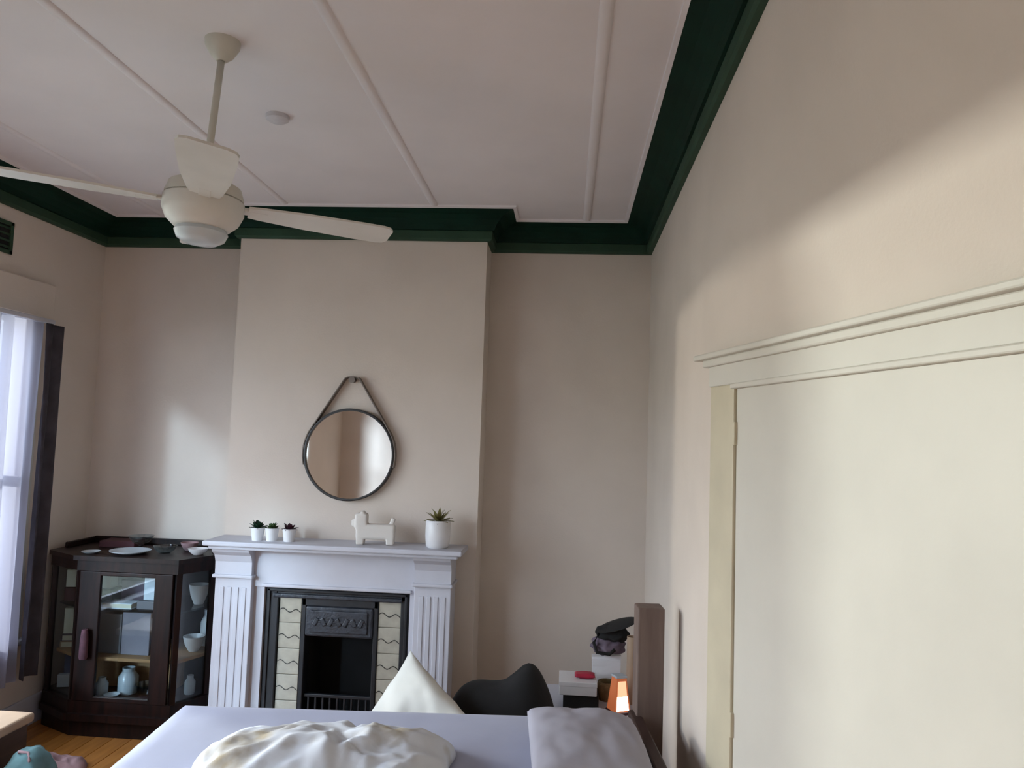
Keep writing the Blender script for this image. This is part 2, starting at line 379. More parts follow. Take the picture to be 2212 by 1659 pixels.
# door in the splayed part of the right wall
dr = bpy.data.objects.new('door_1', None); C.objects.link(dr); dr['kind'] = 'structure'
dr['label'] = 'wide flush cream door in a moulded frame on the right wall'; dr['category'] = 'door'
dr.location = (XR, YK, 0); dr.rotation_euler = (0, 0, SPL)      # local -Y runs along the wall towards the viewer, local -X into the room
DW = 1.75
link('jamb', box(-0.020, 0.03, -0.262, -0.075, 0, 2.03, bev=0.006), 'jamb', dr)
link('jamb', box(-0.020, 0.03, -DW-0.18, -DW, 0, 2.03, bev=0.006), 'jamb', dr)
hb = bmesh.new()
bx(hb, -0.024, 0.03, -DW-0.19, -0.070, 2.028, 2.105, bev=0.004)
bx(hb, -0.040, 0.03, -DW-0.21, -0.045, 2.100, 2.128, bev=0.006)
bx(hb, -0.062, 0.03, -DW-0.23, -0.010, 2.126, 2.146, bev=0.005)
link('head_moulding', hb, 'cream', dr)
link('head_bead', box(-0.030, 0.03, -DW-0.01, -0.250, 2.012, 2.030, bev=0.004), 'cream', dr)
link('door_leaf', box(-0.010, 0.03, -DW, -0.264, 0.01, 2.014, bev=0.003), 'cream', dr)
for z in (0.25, 0.90, 1.86): link('hinge', box(-0.022, 0.0, -0.272, -0.257, z-0.04, z+0.04, bev=0.003), 'jamb', dr)

# outside: lawn and the neighbour's wall
struct('ground', box(-30, XL-TL_-0.02, -20, 20, -0.5, -0.4), 'grass', 'green lawn outside the window', 'ground')
struct('wall_neighbour', box(-16.4, -16, -14, 18, -0.4, 3.2), 'plaster', 'cream rendered wall of the house next door', 'wall')

# ------------------------------------------------------------------ mantel and fireplace
MX = -1.345
mt = thing('fireplace_mantel', 'white painted timber mantelpiece with fluted legs around the fireplace', 'mantelpiece', (MX, YC, 0))
def rel(x0, x1, y0, y1, z0, z1): return (x0-MX, x1-MX, y0-YC, y1-YC, z0, z1)
sb = bmesh.new(); bx(sb, *rel(-2.112, -0.578, 4.385, 4.68, 1.132, 1.162), bev=0.008)
bx(sb, *rel(-2.085, -0.605, 4.41, 4.68, 1.112, 1.134), bev=0.006)
link('shelf', sb, 'white', mt)
link('frieze', boxes(rel(-1.86, -0.84, 4.53, 4.68, 0.885, 1.113)), 'white', mt)
link('frieze_bead', box(*rel(-1.79, -0.885, 4.515, 4.54, 0.885, 0.905), bev=0.006), 'white', mt)
for s, xa, xb in ((0, -2.07, -1.845), (1, -0.865, -0.648)):
    bm = bmesh.new(); bx(bm, *rel(xa, xb, 4.50, 4.68, 0.0, 0.935), bev=0.004)
    w_ = xb-xa
    for k in range(4):                                   # raised reeds between the flutes
        c = xa+w_*(0.2+0.2*k); bx(bm, *rel(c-0.013, c+0.013, 4.495, 4.502, 0.17, 0.88), bev=0.003)
    link('pilaster', bm, 'white', mt)
    link('pilaster_base', box(*rel(xa-0.012, xb+0.012, 4.478, 4.68, 0, 0.15), bev=0.008), 'white', mt)
    bm = bmesh.new(); bx(bm, *rel(xa-0.012, xb+0.012, 4.474, 4.68, 0.935, 0.955), bev=0.006)
    link('necking', bm, 'white', mt)
    # bracket: sloping corbel block
    bm = bmesh.new()
    pr = [(4.68, 0.955), (4.49, 0.955), (4.488, 1.03), (4.470, 1.070), (4.435, 1.095), (4.425, 1.113), (4.68, 1.113)]
    a = [bm.verts.new((xa-MX, y-YC, z)) for y, z in pr]; b = [bm.verts.new((xb-MX, y-YC, z)) for y, z in pr]
    bm.faces.new(a); bm.faces.new(b[::-1])
    for i in range(len(pr)): bm.faces.new((a[i], a[(i+1) % len(pr)], b[(i+1) % len(pr)], b[i]))
    bmesh.ops.recalc_face_normals(bm, faces=bm.faces[:]); link('bracket', bm, 'white', mt)
for a in (rel(-1.846, -1.782, 4.545, 4.68, 0, 0.886), rel(-0.898, -0.864, 4.545, 4.68, 0, 0.886)): link('inner_board', box(*a), 'white', mt)

ins = thing('fireplace_insert', 'black cast iron fireplace insert with cream tiled cheeks', 'fireplace', (MX+0.005, YC, 0))
IX = MX+0.005
def ri(x0, x1, y0, y1, z0, z1): return (x0-IX, x1-IX, y0-YC, y1-YC, z0, z1)
bm = bmesh.new()
for a in (ri(-1.780, -1.700, 4.565, 4.67, 0, 0.884), ri(-0.955, -0.900, 4.565, 4.67, 0, 0.884), ri(-1.72, -0.92, 4.565, 4.67, 0.825, 0.884)): bx(bm, *a, bev=0.006)
for a in (ri(-1.768, -1.748, 4.555, 4.58, 0, 0.872), ri(-0.930, -0.912, 4.555, 4.58, 0, 0.872), ri(-1.768, -0.912, 4.555, 4.58, 0.855, 0.872)): bx(bm, *a, bev=0.004)
link('iron_frame', bm, 'iron', ins)
link('frame_ledge', box(*ri(-1.735, -0.945, 4.550, 4.60, 0.820, 0.845), bev=0.008), 'iron2', ins)
for a in (ri(-1.702, -1.556, 4.592, 4.67, 0, 0.826), ri(-1.090, -0.953, 4.592, 4.67, 0, 0.826)): link('tile_backing', box(*a), 'grout', ins)
me0 = None; ml = None
for col, x0 in enumerate((-1.698, -1.088)):
    for k in range(6):
        z1 = 0.820-0.152*k; z0 = max(z1-0.149, 0.004)
        if k == 5: z0 = 0.0
        if me0 is None:
            t = link('tile', box(0, 0.134, -0.012, 0, -0.149, 0, bev=0.003), 'tile', ins); me0 = t.data
            bm = bmesh.new(); pts = []
            for i in range(25):
                u = i/24; z = -0.075+0.010*math.sin(u*PI*3.2)-0.008*u
                pts.append((0.003+u*0.128, z))
            for (xa, za), (xb, zb) in zip(pts, pts[1:]):
                v = [bm.verts.new(p) for p in ((xa, -0.0135, za-0.003), (xb, -0.0135, zb-0.003), (xb, -0.0135, zb+0.003), (xa, -0.0135, za+0.003))]
                v2 = [bm.verts.new((q.co.x, -0.011, q.co.z)) for q in v]
                bm.faces.new(v); bm.faces.new(v2[::-1])
                for e in range(4): bm.faces.new((v[e], v2[e], v2[(e+1) % 4], v[(e+1) % 4]))
            lo = link('wave_line', bm, 'tileline', t); ml = lo.data
        else:
            t = bpy.data.objects.new('tile', me0); C.objects.link(t); t.parent = ins
            lo = bpy.data.objects.new('wave_line', ml); C.objects.link(lo); lo.parent = t
        t.location = (x0-IX+(0.002 if col == 0 else -0.001), 4.592-YC, z1)
        if k == 5: t.scale.z = (z1-0.002)/0.149
bm = bmesh.new()
for a in (ri(-1.558, -1.530, 4.572, 4.67, 0, 0.826), ri(-1.118, -1.090, 4.572, 4.67, 0, 0.826), ri(-1.558, -1.090, 4.572, 4.67, 0.775, 0.826)): bx(bm, *a, bev=0.005)
link('inner_frame', bm, 'iron', ins)
hd = bmesh.new(); bx(hd, *ri(-1.530, -1.118, 4.560, 4.62, 0.600, 0.776), bev=0.012)
bx(hd, *ri(-1.500, -1.148, 4.550, 4.565, 0.625, 0.755), bev=0.006)
link('hood', hd, 'iron2', ins)
hm = bmesh.new()
for k in range(-3, 4):
    bx(hm, *ri(-1.324+k*0.046-0.014, -1.324+k*0.046+0.014, 4.543, 4.553, 0.665, 0.715), bev=0.006, rot=Matrix.Rotation(0.5*(1 if k % 2 else -1), 4, 'Y'))
bx(hm, *ri(-1.49, -1.158, 4.546, 4.556, 0.685, 0.695), bev=0.003)
link('hood_scrollwork', hm, 'iron2', ins)
fb = bmesh.new()
for a in (ri(-1.60, -1.53, 4.66, 4.94, 0, 0.73), ri(-1.118, -1.08, 4.66, 4.94, 0, 0.73), ri(-1.60, -1.08, 4.90, 4.94, 0, 0.73), ri(-1.60, -1.08, 4.66, 4.94, 0.70, 0.73)): bx(fb, *a)
link('firebox', fb, 'soot_and_hollow', ins)
gr = bmesh.new()
for k in range(9): bx(gr, *ri(-1.50+k*0.044-0.006, -1.50+k*0.044+0.006, 4.60, 4.615, 0.06, 0.24), bev=0.003)
bx(gr, *ri(-1.53, -1.118, 4.595, 4.62, 0.235, 0.255), bev=0.004); bx(gr, *ri(-1.53, -1.118, 4.595, 4.62, 0.05, 0.07), bev=0.004)
link('grate', gr, 'iron', ins)
link('hearth_lip', box(*ri(-1.53, -1.118, 4.57, 4.90, 0, 0.05), bev=0.006), 'iron', ins)

# ------------------------------------------------------------------ mirror
mr = thing('round_mirror', 'round mirror with thin black rim hung from a brown leather strap', 'mirror', (-1.335, YC, 1.685))
RY = Matrix.Rotation(PI/2, 4, 'X')                     # lathe axis z -> -y
link('mirror_glass', lathe([(0.0, 0.036), (0.272, 0.036), (0.272, 0.030), (0, 0.030)], 72, mtx=RY), 'mirror', mr, 'auto')
link('rim', lathe([(0.270, 0.006), (0.284, 0.006), (0.284, 0.046), (0.279, 0.048), (0.270, 0.046), (0.270, 0.006)], 72, mtx=RY), 'black', mr, 'auto')
def strap():
    R = 0.286; L = []
    # straight runs tangent to the drum, then round the lower sides
    ang = math.acos(R/math.hypot(0.05, 0.465)); pts = []
    a_t = PI/2 - math.atan2(0.05, 0.465) - ang
    for k in range(13):
        t = -0.25 + (a_t+0.25)*k/12; pts.append((R*math.cos(t), R*math.sin(t)))
    x0, z0 = pts[-1]
    for k in range(1, 9):
        u = k/8; pts.append((x0+(0.045-x0)*u, z0+(0.465-z0)*u))
    for k in range(1, 5):
        t = k/4*PI/2; pts.append((0.045*math.cos(t)*1.0, 0.465+0.014*math.sin(t)))
    full = pts + [(-x, z) for x, z in pts[::-1][1:]]
    bm = bmesh.new(); n = len(full); vv = []
    for i, (x, z) in enumerate(full):
        a = Vector(full[max(i-1, 0)]); b = Vector(full[min(i+1, n-1)]); t = (b-a).normalized(); nx, nz = t.y, -t.x
        vv.append([bm.verts.new((x+nx*o_, -y_, z+nz*o_)) for o_, y_ in ((0, 0.002), (0.006, 0.002), (0.006, 0.050), (0, 0.050))])
    for a, b in zip(vv, vv[1:]):
        for k in range(4): bm.faces.new((a[k], a[(k+1) % 4], b[(k+1) % 4], b[k]))
    bm.faces.new(vv[0]); bm.faces.new(vv[-1][::-1]); bmesh.ops.recalc_face_normals(bm, faces=bm.faces[:])
    return bm
link('strap', strap(), 'strap', mr, 'auto')
link('peg', lathe([(0, 0.0), (0.016, 0.0), (0.016, 0.048), (0.020, 0.050), (0, 0.052)], 20, mtx=Matrix.Translation((0, 0, 0.462))@RY), 'strap', mr, 'auto')

# ------------------------------------------------------------------ things on the mantel shelf
ZS = 1.162
def leaf_bm(n, length, width, up0, up1, seed, bm=None, curl=0.3, z0=0.0, r0=0.005):
    rnd = random.Random(seed); bm = bm or bmesh.new()
    for i in range(n):
        az = 2*PI*i/n*1.618*2 + rnd.uniform(-.3, .3); el = up0+(up1-up0)*rnd.random(); L = length*rnd.uniform(.7, 1.1); prev = None
        d = Vector((math.cos(az), math.sin(az), 0)); sd = Vector((-math.sin(az), math.cos(az), 0)); p = d*r0 + Vector((0, 0, z0)); e = el
        for k in range(6):
            u = k/5; wd = width*math.sin(PI*min(0.98, 0.18+u*0.8))*0.5
            q = [bm.verts.new(p+sd*wd), bm.verts.new(p+Vector((0, 0, -0.12*width)) + Vector((0, 0, 0))), bm.verts.new(p-sd*wd)]
            if prev:
                bm.faces.new((prev[0], prev[1], q[1], q[0])); bm.faces.new((prev[1], prev[2], q[2], q[1]))
            prev = q; p = p + (d*math.cos(e)+Vector((0, 0, math.sin(e))))*L/5; e -= curl/5
    return bm
def pot_profile(r0, r1, h, t=0.005): return [(0, 0), (r0, 0), (r1, h), (r1-t, h), (r1-t*1.4, h*0.86), (0, h*0.86)]
for x, lm, lab, sd, hh in ((-1.826, 'leaf_dark', 'small white pot with dark green leafy plant, leftmost on the mantel shelf', 3, .058),
                       (-1.738, 'leaf', 'small white pot with low mid green succulent, middle of the three on the mantel', 5, .045),
                       (-1.632, 'leaf_purple', 'small white pot with plum purple succulent on the mantel shelf', 8, .05)):
    t = thing('potted_succulent', lab, 'potted plant', (x, 4.50, ZS), group='three small pots on the mantel shelf')
    link('pot', lathe(pot_profile(0.031, 0.041, 0.076), 28), 'porcelain', t, 'auto')
    link('soil', lathe([(0, 0.066), (0.034, 0.064)], 20), 'soil', t)
    link('foliage', leaf_bm(22, hh, 0.030, 0.2, 1.45, sd, z0=0.066), lm, t, True)
t = thing('potted_plant', 'large white pot with yellow green spiky plant at the right end of the mantel', 'potted plant', (-0.742, 4.52, ZS))
link('pot', lathe([(0, 0), (0.058, 0), (0.068, 0.012), (0.074, 0.07), (0.073, 0.155), (0.069, 0.160), (0.066, 0.150), (0, 0.140)], 36), 'porcelain', t, 'auto')
link('soil', lathe([(0, 0.148), (0.066, 0.146)], 24), 'soil', t)
link('foliage', leaf_bm(30, 0.095, 0.026, 0.15, 1.5, 21, z0=0.145, curl=0.5), 'leaf_yellow', t, True)
# dog ornament
d = bmesh.new()
bx(d, -0.112, 0.118, -0.038, 0.038, 0.034, 0.122, bev=0.012)          # trunk
bx(d, -0.120, -0.045, -0.037, 0.037, 0.090, 0.185, bev=0.012)         # neck and skull
bx(d, -0.140, -0.085, -0.026, 0.026, 0.105, 0.150, bev=0.010)         # muzzle
for y in (-0.022, 0.022):
    bx(d, -0.088, -0.066, y-0.010, y+0.010, 0.165, 0.198, bev=0.004)  # ears
    bx(d, -0.108, -0.060, y-0.014, y+0.014, 0.0, 0.075, bev=0.007); bx(d, 0.068, 0.115, y-0.014, y+0.014, 0.0, 0.075, bev=0.007)
bx(d, 0.085, 0.112, -0.010, 0.010, 0.105, 0.162, bev=0.005, rot=Matrix.Rotation(0.3, 4, 'Y'))
dg = link('dog_figurine', d, 'dogw', None, True); dg.location = (-1.118, 4.52, ZS); dg.rotation_euler.z = 0.12
m_ = dg.modifiers.new('remesh', 'REMESH'); m_.mode = 'VOXEL'; m_.voxel_size = 0.005; m_.use_smooth_shade = True
m_ = dg.modifiers.new('smooth', 'SMOOTH'); m_.iterations = 4; m_.factor = 0.6
tag(dg, 'blocky pale ceramic dog ornament standing below the mirror', 'ornament')

# ------------------------------------------------------------------ ceiling fan
FX, FY = -1.297, 2.555
fan = thing('ceiling_fan', 'white four blade ceiling fan hanging on a long rod', 'ceiling fan', (-1.277, 2.58, ZT))
TL = Matrix.Rotation(0.035, 4, 'Y')
off = Vector((FX+1.277, FY-2.58, 2.615-ZT))
HUB = Matrix.Translation(off) @ TL
link('ceiling_rose', lathe([(0, 0), (0.062, 0), (0.060, -0.02), (0.040, -0.055), (0.018, -0.075), (0, -0.075)], 28), 'fany', fan, 'auto')
link('rod', tube([(0, 0, -0.05), tuple(off + Vector((0, 0, 0.09)))], 0.0125, 14), 'fany', fan, True)
link('motor_housing', lathe([(0, 0.105), (0.03, 0.105), (0.035, 0.085), (0.085, 0.075), (0.120, 0.055), (0.132, 0.020), (0.132, 0.012), (0.127, 0.010)], 40, mtx=HUB), 'fany', fan, 'auto')
link('motor_bowl', lathe([(0.127, 0.010), (0.136, 0.005), (0.137, -0.035), (0.122, -0.070), (0.095, -0.095), (0.080, -0.100), (0, -0.100)], 40, mtx=HUB), 'fanw', fan, 'auto')
link('light_bowl', lathe([(0.084, -0.098), (0.090, -0.112), (0.080, -0.135), (0.055, -0.150), (0, -0.156)], 36, mtx=HUB), 'frost', fan, 'auto')
def blade():
    bm = bmesh.new(); out = []
    prof = [(0.15, 0.048), (0.20, 0.058), (0.35, 0.076), (0.55, 0.085), (0.63, 0.085), (0.655, 0.076), (0.668, 0.052)]
    ring = [(x, -w_) for x, w_ in prof] + [(x, w_) for x, w_ in prof[::-1]]
    for z in (-0.004, 0.004): out.append([bm.verts.new((x, y, z)) for x, y in ring])
    bm.faces.new(out[0][::-1]); bm.faces.new(out[1]); n = len(ring)
    for i in range(n): bm.faces.new((out[0][i], out[0][(i+1) % n], out[1][(i+1) % n], out[1][i]))
    bmesh.ops.transform(bm, matrix=Matrix.Rotation(-0.11, 4, 'X'), verts=bm.verts[:])
    return bm
for k in range(4):
    Rz = Matrix.Rotation(math.radians(27+90*k), 4, 'Z')
    bm = blade(); bmesh.ops.transform(bm, matrix=HUB @ Matrix.Translation((0, 0, -0.012)) @ Rz, verts=bm.verts[:])
    b = link('blade', bm, 'fanw', fan)
    bm = box(0.10, 0.22, -0.022, 0.022, -0.005, 0.009, bev=0.004); bmesh.ops.transform(bm, matrix=HUB @ Matrix.Translation((0, 0, -0.012)) @ Rz @ Matrix.Rotation(-0.11, 4, 'X'), verts=bm.verts[:])
    link('blade_iron', bm, 'fanw', b)
sa = link('smoke_alarm', lathe([(0, 0), (0.052, 0), (0.050, -0.018), (0.034, -0.028), (0, -0.030)], 28), 'alarm', None, 'auto'); sa.location = (-1.32, 3.217, ZT)
tag(sa, 'small pale round fitting on the ceiling beyond the fan', 'smoke alarm')

# ------------------------------------------------------------------ wall vent on left wall
vt = thing('wall_vent', 'small dark slotted vent high on the left wall above the window', 'vent', (XL, 3.95, 2.86))
link('vent_frame', boxes((0, 0.014, -0.13, 0.13, 0.070, 0.092), (0, 0.014, -0.13, 0.13, -0.092, -0.070), (0, 0.014, -0.13, -0.105, -0.092, 0.092), (0, 0.014, 0.105, 0.13, -0.092, 0.092), bev=0.003), 'green2', vt)
link('vent_back', box(0, 0.004, -0.11, 0.11, -0.075, 0.075), 'soot_and_hollow', vt)  # black panel painted as the dark hole behind the slats
for k in range(4): link('vent_slat', box(0.003, 0.012, -0.106, 0.106, -0.06+0.036*k, -0.048+0.036*k, bev=0.002), 'green2', vt)

# ------------------------------------------------------------------ curtains
def fold(y0, y1, z0, z1, x, amp, waves, ph=0, flare=0.0, th=0.0):
    def f(u, v):
        z = z1+(z0-z1)*v; y = y0+(y1-y0)*u
        a = amp*(0.75+0.35*v)
        xx = x + a*math.sin(u*waves*2*PI+ph) + 0.012*math.sin(u*waves*5+v*2) + flare*v
        return (xx, y+0.015*math.sin(v*3+u*9), z)
    return grid(f, int(waves*14), 24)
ct = thing('sheer_curtain', 'long pale lavender sheer curtain gathered at the far edge of the window', 'curtain', (XL, 4.1, 2.40))
cbm = fold(3.86, 4.270, 0.34, 2.41, XL+0.078, 0.026, 3.2)
bmesh.ops.translate(cbm, vec=(-XL, -4.1, -2.40), verts=cbm.verts[:])
o = link('sheer_panel', cbm, 'sheer', ct, True)
dc = thing('dark_curtain', 'narrow charcoal curtain hanging beside the sheer at the window edge', 'curtain', (XL, 4.32, 2.40))
cbm = fold(4.215, 4.375, 0.36, 2.40, XL+0.140, 0.016, 1.5, 1.0)
bmesh.ops.translate(cbm, vec=(-XL, -4.32, -2.40), verts=cbm.verts[:])
o = link('drape_panel', cbm, 'drape', dc, True); sm = o.modifiers.new('solid', 'SOLIDIFY'); sm.thickness = 0.006
tk = link('curtain_track', box(-0.02, 0.02, -1.35, 1.26, -0.012, 0.012, bev=0.004), 'white', None); tk.location = (XL+0.085, 3.10, 2.425)
for y in (-1.19, 1.19): link('track_bracket', box(-0.085, 0.0, y-0.01, y+0.01, -0.008, 0.008), 'white', tk)
tag(tk, 'white curtain track along the top of the far window', 'curtain track')

# ------------------------------------------------------------------ china cabinet
CX, CY = -2.60, 4.93
cb = thing('china_cabinet', 'dark mahogany glass fronted china cabinet with canted sides in the left alcove', 'cabinet', (CX, CY, 0))
PL = [(-3.13, 4.93), (-3.13, 4.54), (-2.87, 4.40), (-2.25, 4.40), (-2.135, 4.62), (-2.135, 4.93)]
def grow(P, g):
    return [(x-CX, y-CY) for x, y in [(P[0][0]-g*.4, P[0][1]), (P[1][0]-g*.4, P[1][1]-g*.4), (P[2][0]-g*.5, P[2][1]-g), (P[3][0]+g*.5, P[3][1]-g), (P[4][0]+g*.3, P[4][1]-g*.4), (P[5][0]+g*.3, P[5][1])]]
link('plinth', prism(grow(PL, 0.02), 0.095, 0.135), 'dark_wood', cb)
link('bottom', prism(grow(PL, 0.0), 0.135, 0.205), 'dark_wood', cb)
link('top_rail', prism(grow(PL, 0.0), 0.955, 1.020), 'dark_wood', cb)
link('top', prism(grow(PL, 0.025), 1.018, 1.044), 'dark_wood', cb)
link('back_panel', box(-3.10-CX, -2.135-CX, -0.012, 0.0, 0.2, 0.96), 'dark_wood', cb)
gb = bmesh.new(); bx(gb, -3.10-CX, -2.14-CX, -0.02, 0, 1.044, 1.085, bev=0.006); bx(gb, -3.112-CX, -3.092-CX, -0.30, 0, 1.044, 1.080, bev=0.006); bx(gb, -2.16-CX, -2.14-CX, -0.30, 0, 1.044, 1.080, bev=0.006)
link('gallery', gb, 'dark_wood', cb)
def post(x, y, r=0.022): return prism([(x-CX-r, y-CY), (x-CX, y-CY-r), (x-CX+r, y-CY), (x-CX, y-CY+r)], 0.2, 0.96)
for x, y in ((-3.11, 4.555), (-2.865, 4.425), (-2.255, 4.425), (-2.15, 4.635)): link('corner_post', post(x, y), 'dark_wood', cb)
link('dark_underfill', prism(grow(PL, -0.015), 0.0, 0.097), 'dark_wood', cb)  # solid dark block instead of legs, blacks out the shaded space underneath
# door: frame with glass, hinged on the front
dfr = bmesh.new()
for a in ((-2.845, -2.715, 4.392, 4.416, 0.207, 0.953), (-2.385, -2.275, 4.392, 4.416, 0.207, 0.953), (-2.72, -2.38, 4.392, 4.416, 0.207, 0.235), (-2.72, -2.38, 4.392, 4.416, 0.930, 0.953)):
    bx(dfr, a[0]-CX, a[1]-CX, a[2]-CY, a[3]-CY, a[4], a[5], bev=0.004)
dd = link('door', dfr, 'dark_wood', cb)
link('door_pane', box(-2.72-CX, -2.38-CX, 4.402-CY, 4.407-CY, 0.23, 0.935), 'cabglass', dd)
link('key', tube([(-2.78-CX, 4.392-CY, 0.62), (-2.78-CX, 4.375-CY, 0.62)], 0.006), 'black', dd)
def side_pane(name, p, q_):
    p = Vector((p[0]-CX, p[1]-CY)); q_ = Vector((q_[0]-CX, q_[1]-CY)); n = Vector((-(q_-p).y, (q_-p).x)).normalized()*0.0025
    return prism([tuple(p+n), tuple(q_+n), tuple(q_-n), tuple(p-n)], 0.205, 0.955)
link('side_pane', side_pane('l', (-3.105, 4.555), (-2.875, 4.430)), 'cabglass', cb)
link('side_pane', side_pane('r', (-2.250, 4.435), (-2.155, 4.630)), 'cabglass', cb)
SH = [(-3.09, 4.915), (-3.09, 4.59), (-2.86, 4.455), (-2.26, 4.455), (-2.175, 4.66), (-2.175, 4.915)]
for z, m_, th in ((0.425, 'tan_wood', 0.018), (0.715, 'clear', 0.010)):
    link('shelf', prism([(x-CX, y-CY) for x, y in SH], z, z+th), m_, cb)
tg = tag(link('tassel', lathe([(0, 0), (0.016, 0.0), (0.022, -0.05), (0.024, -0.16), (0.02, -0.17), (0, -0.17)], 14), 'pinktag', None, 'auto'), 'faded pink tassel hanging on the cabinet door', 'tassel')
tg.location = (-2.772, 4.362, 0.625)
# things in the cabinet
def boxthing(name, label, cat, m_, x, y, z, sx, sy, sz, rz=0.0, bev=0.003, group='things in the china cabinet'):
    o = link(name, box(-sx/2, sx/2, -sy/2, sy/2, 0, sz, bev=bev), m_, None); o.location = (x, y, z); o.rotation_euler.z = rz
    return tag(o, label, cat, group)
def book(label, m_, x, y, z, sx, sy, sz, rz=0.0):
    t = thing('book', label, 'book', (x, y, z), rz, 'things in the china cabinet')
    link('cover', boxes((-sx/2, sx/2, -sy/2, sy/2, 0, 0.004), (-sx/2, sx/2, -sy/2, sy/2, sz-0.004, sz), (-sx/2, -sx/2+0.004, -sy/2, sy/2, 0, sz)), m_, t)
    link('pages', box(-sx/2+0.004, sx/2-0.006, -sy/2+0.005, sy/2-0.005, 0.004, sz-0.004), 'paper', t)
    return t
def vessel(name, label, cat, prof, m_, x, y, z, group='things in the china cabinet'):
    o = link(name, lathe(prof, 24), m_, None, 'auto'); o.location = (x, y, z); return tag(o, label, cat, group)
def bowl(r, h, t=0.004): return [(0, 0), (r*.45, 0), (r*.8, h*.45), (r, h), (r-t, h), (r*.78, h*.48), (r*.4, t), (0, t)]
def jar(r, h, t=0.004): return [(0, 0), (r*.9, 0), (r, h*.1), (r, h*.65), (r*.6, h*.85), (r*.62, h), (r*.62-t, h), (r*.55, h*.85), (r-t, h*.64), (r-t, h*.1), (0, t)]
Zt, Zm, Zb = 0.726, 0.444, 0.206
def card(label, m_, x, y, z, sx, sz, rz=0.0):
    o = link('card', box(-sx/2, sx/2, -0.004, 0.004, 0, sz, bev=0.001), m_, None); o.location = (x, y, z); o.rotation_euler.z = rz
    return tag(o, label, 'card', 'things in the china cabinet')
boxthing('reflection_block', 'cream block standing in for a reflection behind the left canted pane, top shelf', 'box', 'paper', -3.030, 4.645, Zt+0.085, 0.09, 0.08, 0.105, 0.3)  # added block, its cream colour imitates a reflection in the cabinet back
boxthing('case', 'maroon case under the cream reflection block on the top shelf of the cabinet', 'case', 'maroon', -3.030, 4.650, Zt, 0.10, 0.10, 0.083, 0.3)
boxthing('box', 'cream block standing in for a reflection behind the door, left of the purple album', 'box', 'paper', -2.795, 4.585, Zt+0.10, 0.10, 0.08, 0.085)  # second added block, coloured as the bright reflection seen through the door
boxthing('tin', 'dull green tin under the cream reflection block on the top shelf', 'tin', 'leaf', -2.785, 4.585, Zt, 0.12, 0.10, 0.098)
boxthing('album', 'dark purple album standing at the middle of the top shelf', 'album', 'mauve', -2.610, 4.640, Zt, 0.21, 0.05, 0.140)
boxthing('box', 'pale blue box at the right behind the door on the top shelf', 'box', 'coolpaper', -2.475, 4.545, Zt+0.05, 0.07, 0.08, 0.135)
boxthing('book', 'grey book lying under the pale blue box on the top shelf', 'book', 'greybox', -2.48, 4.545, Zt, 0.11, 0.13, 0.048)
book('white book lying flat at the front edge of the top shelf', 'coolpaper', -2.655, 4.52, Zt, 0.19, 0.10, 0.032)
vessel('dish', 'white dish on the top shelf behind the right canted pane', 'dish', bowl(0.062, 0.12), 'porcelain', -2.26, 4.70, Zt)
boxthing('box', 'grey box standing on the middle shelf, left of the mauve one', 'box', 'greybox', -2.735, 4.58, Zm, 0.165, 0.09, 0.235)
boxthing('box', 'pale mauve box standing on the middle shelf, right of the grey one', 'box', 'mauvebox', -2.555, 4.57, Zm, 0.175, 0.09, 0.250)
boxthing('box', 'large cream box behind the left canted pane on the middle shelf', 'box', 'paper', -3.030, 4.665, Zm+0.08, 0.10, 0.09, 0.155, 0.25)
book('mauve book lying under the large cream box on the middle shelf', 'mauve', -3.025, 4.660, Zm+0.04, 0.11, 0.12, 0.038, 0.25)
book('tan book at the bottom of the pile on the middle shelf', 'chestlid', -3.025, 4.660, Zm, 0.12, 0.12, 0.038, 0.25)
vessel('teapot_bowl', 'white bowl on the middle shelf behind the right canted pane', 'bowl', bowl(0.065, 0.09), 'porcelain', -2.265, 4.68, Zm)
vessel('jar', 'white lidless jar standing behind the bowl on the middle shelf', 'jar', jar(0.05, 0.22), 'porcelain', -2.245, 4.83, Zm)
boxthing('crate', 'wide tan wooden box behind the glassware at the bottom of the cabinet', 'crate', 'tan_wood', -2.62, 4.72, Zb, 0.52, 0.10, 0.205)
vessel('glass_jar', 'grey glass jar at the middle of the cabinet floor', 'jar', jar(0.058, 0.150), 'frost', -2.61, 4.575, Zb)
vessel('glass_bowl', 'glass bowl at the right of the cabinet floor', 'bowl', bowl(0.06, 0.075), 'clear', -2.475, 4.53, Zb)
vessel('glass_cup', 'small pale glass cup at the left of the cabinet floor', 'cup', jar(0.036, 0.105), 'frost', -2.735, 4.51, Zb)
vessel('saucer', 'pale blue saucer at the front left of the cabinet floor', 'saucer', bowl(0.045, 0.022), 'frost', -2.648, 4.475, Zb)
vessel('glass_tumbler', 'ribbed glass tumbler behind the right canted pane on the cabinet floor', 'tumbler', jar(0.032, 0.11), 'frost', -2.245, 4.62, Zb)
boxthing('folder', 'blue folder standing behind the left canted pane at the bottom', 'folder', 'blue', -3.035, 4.690, Zb, 0.10, 0.05, 0.19, 0.35)
boxthing('napkin_box', 'bright pale blue box in front of the blue folder at the bottom of the cabinet', 'box', 'coolpaper', -3.045, 4.620, Zb, 0.07, 0.04, 0.075, 0.3)
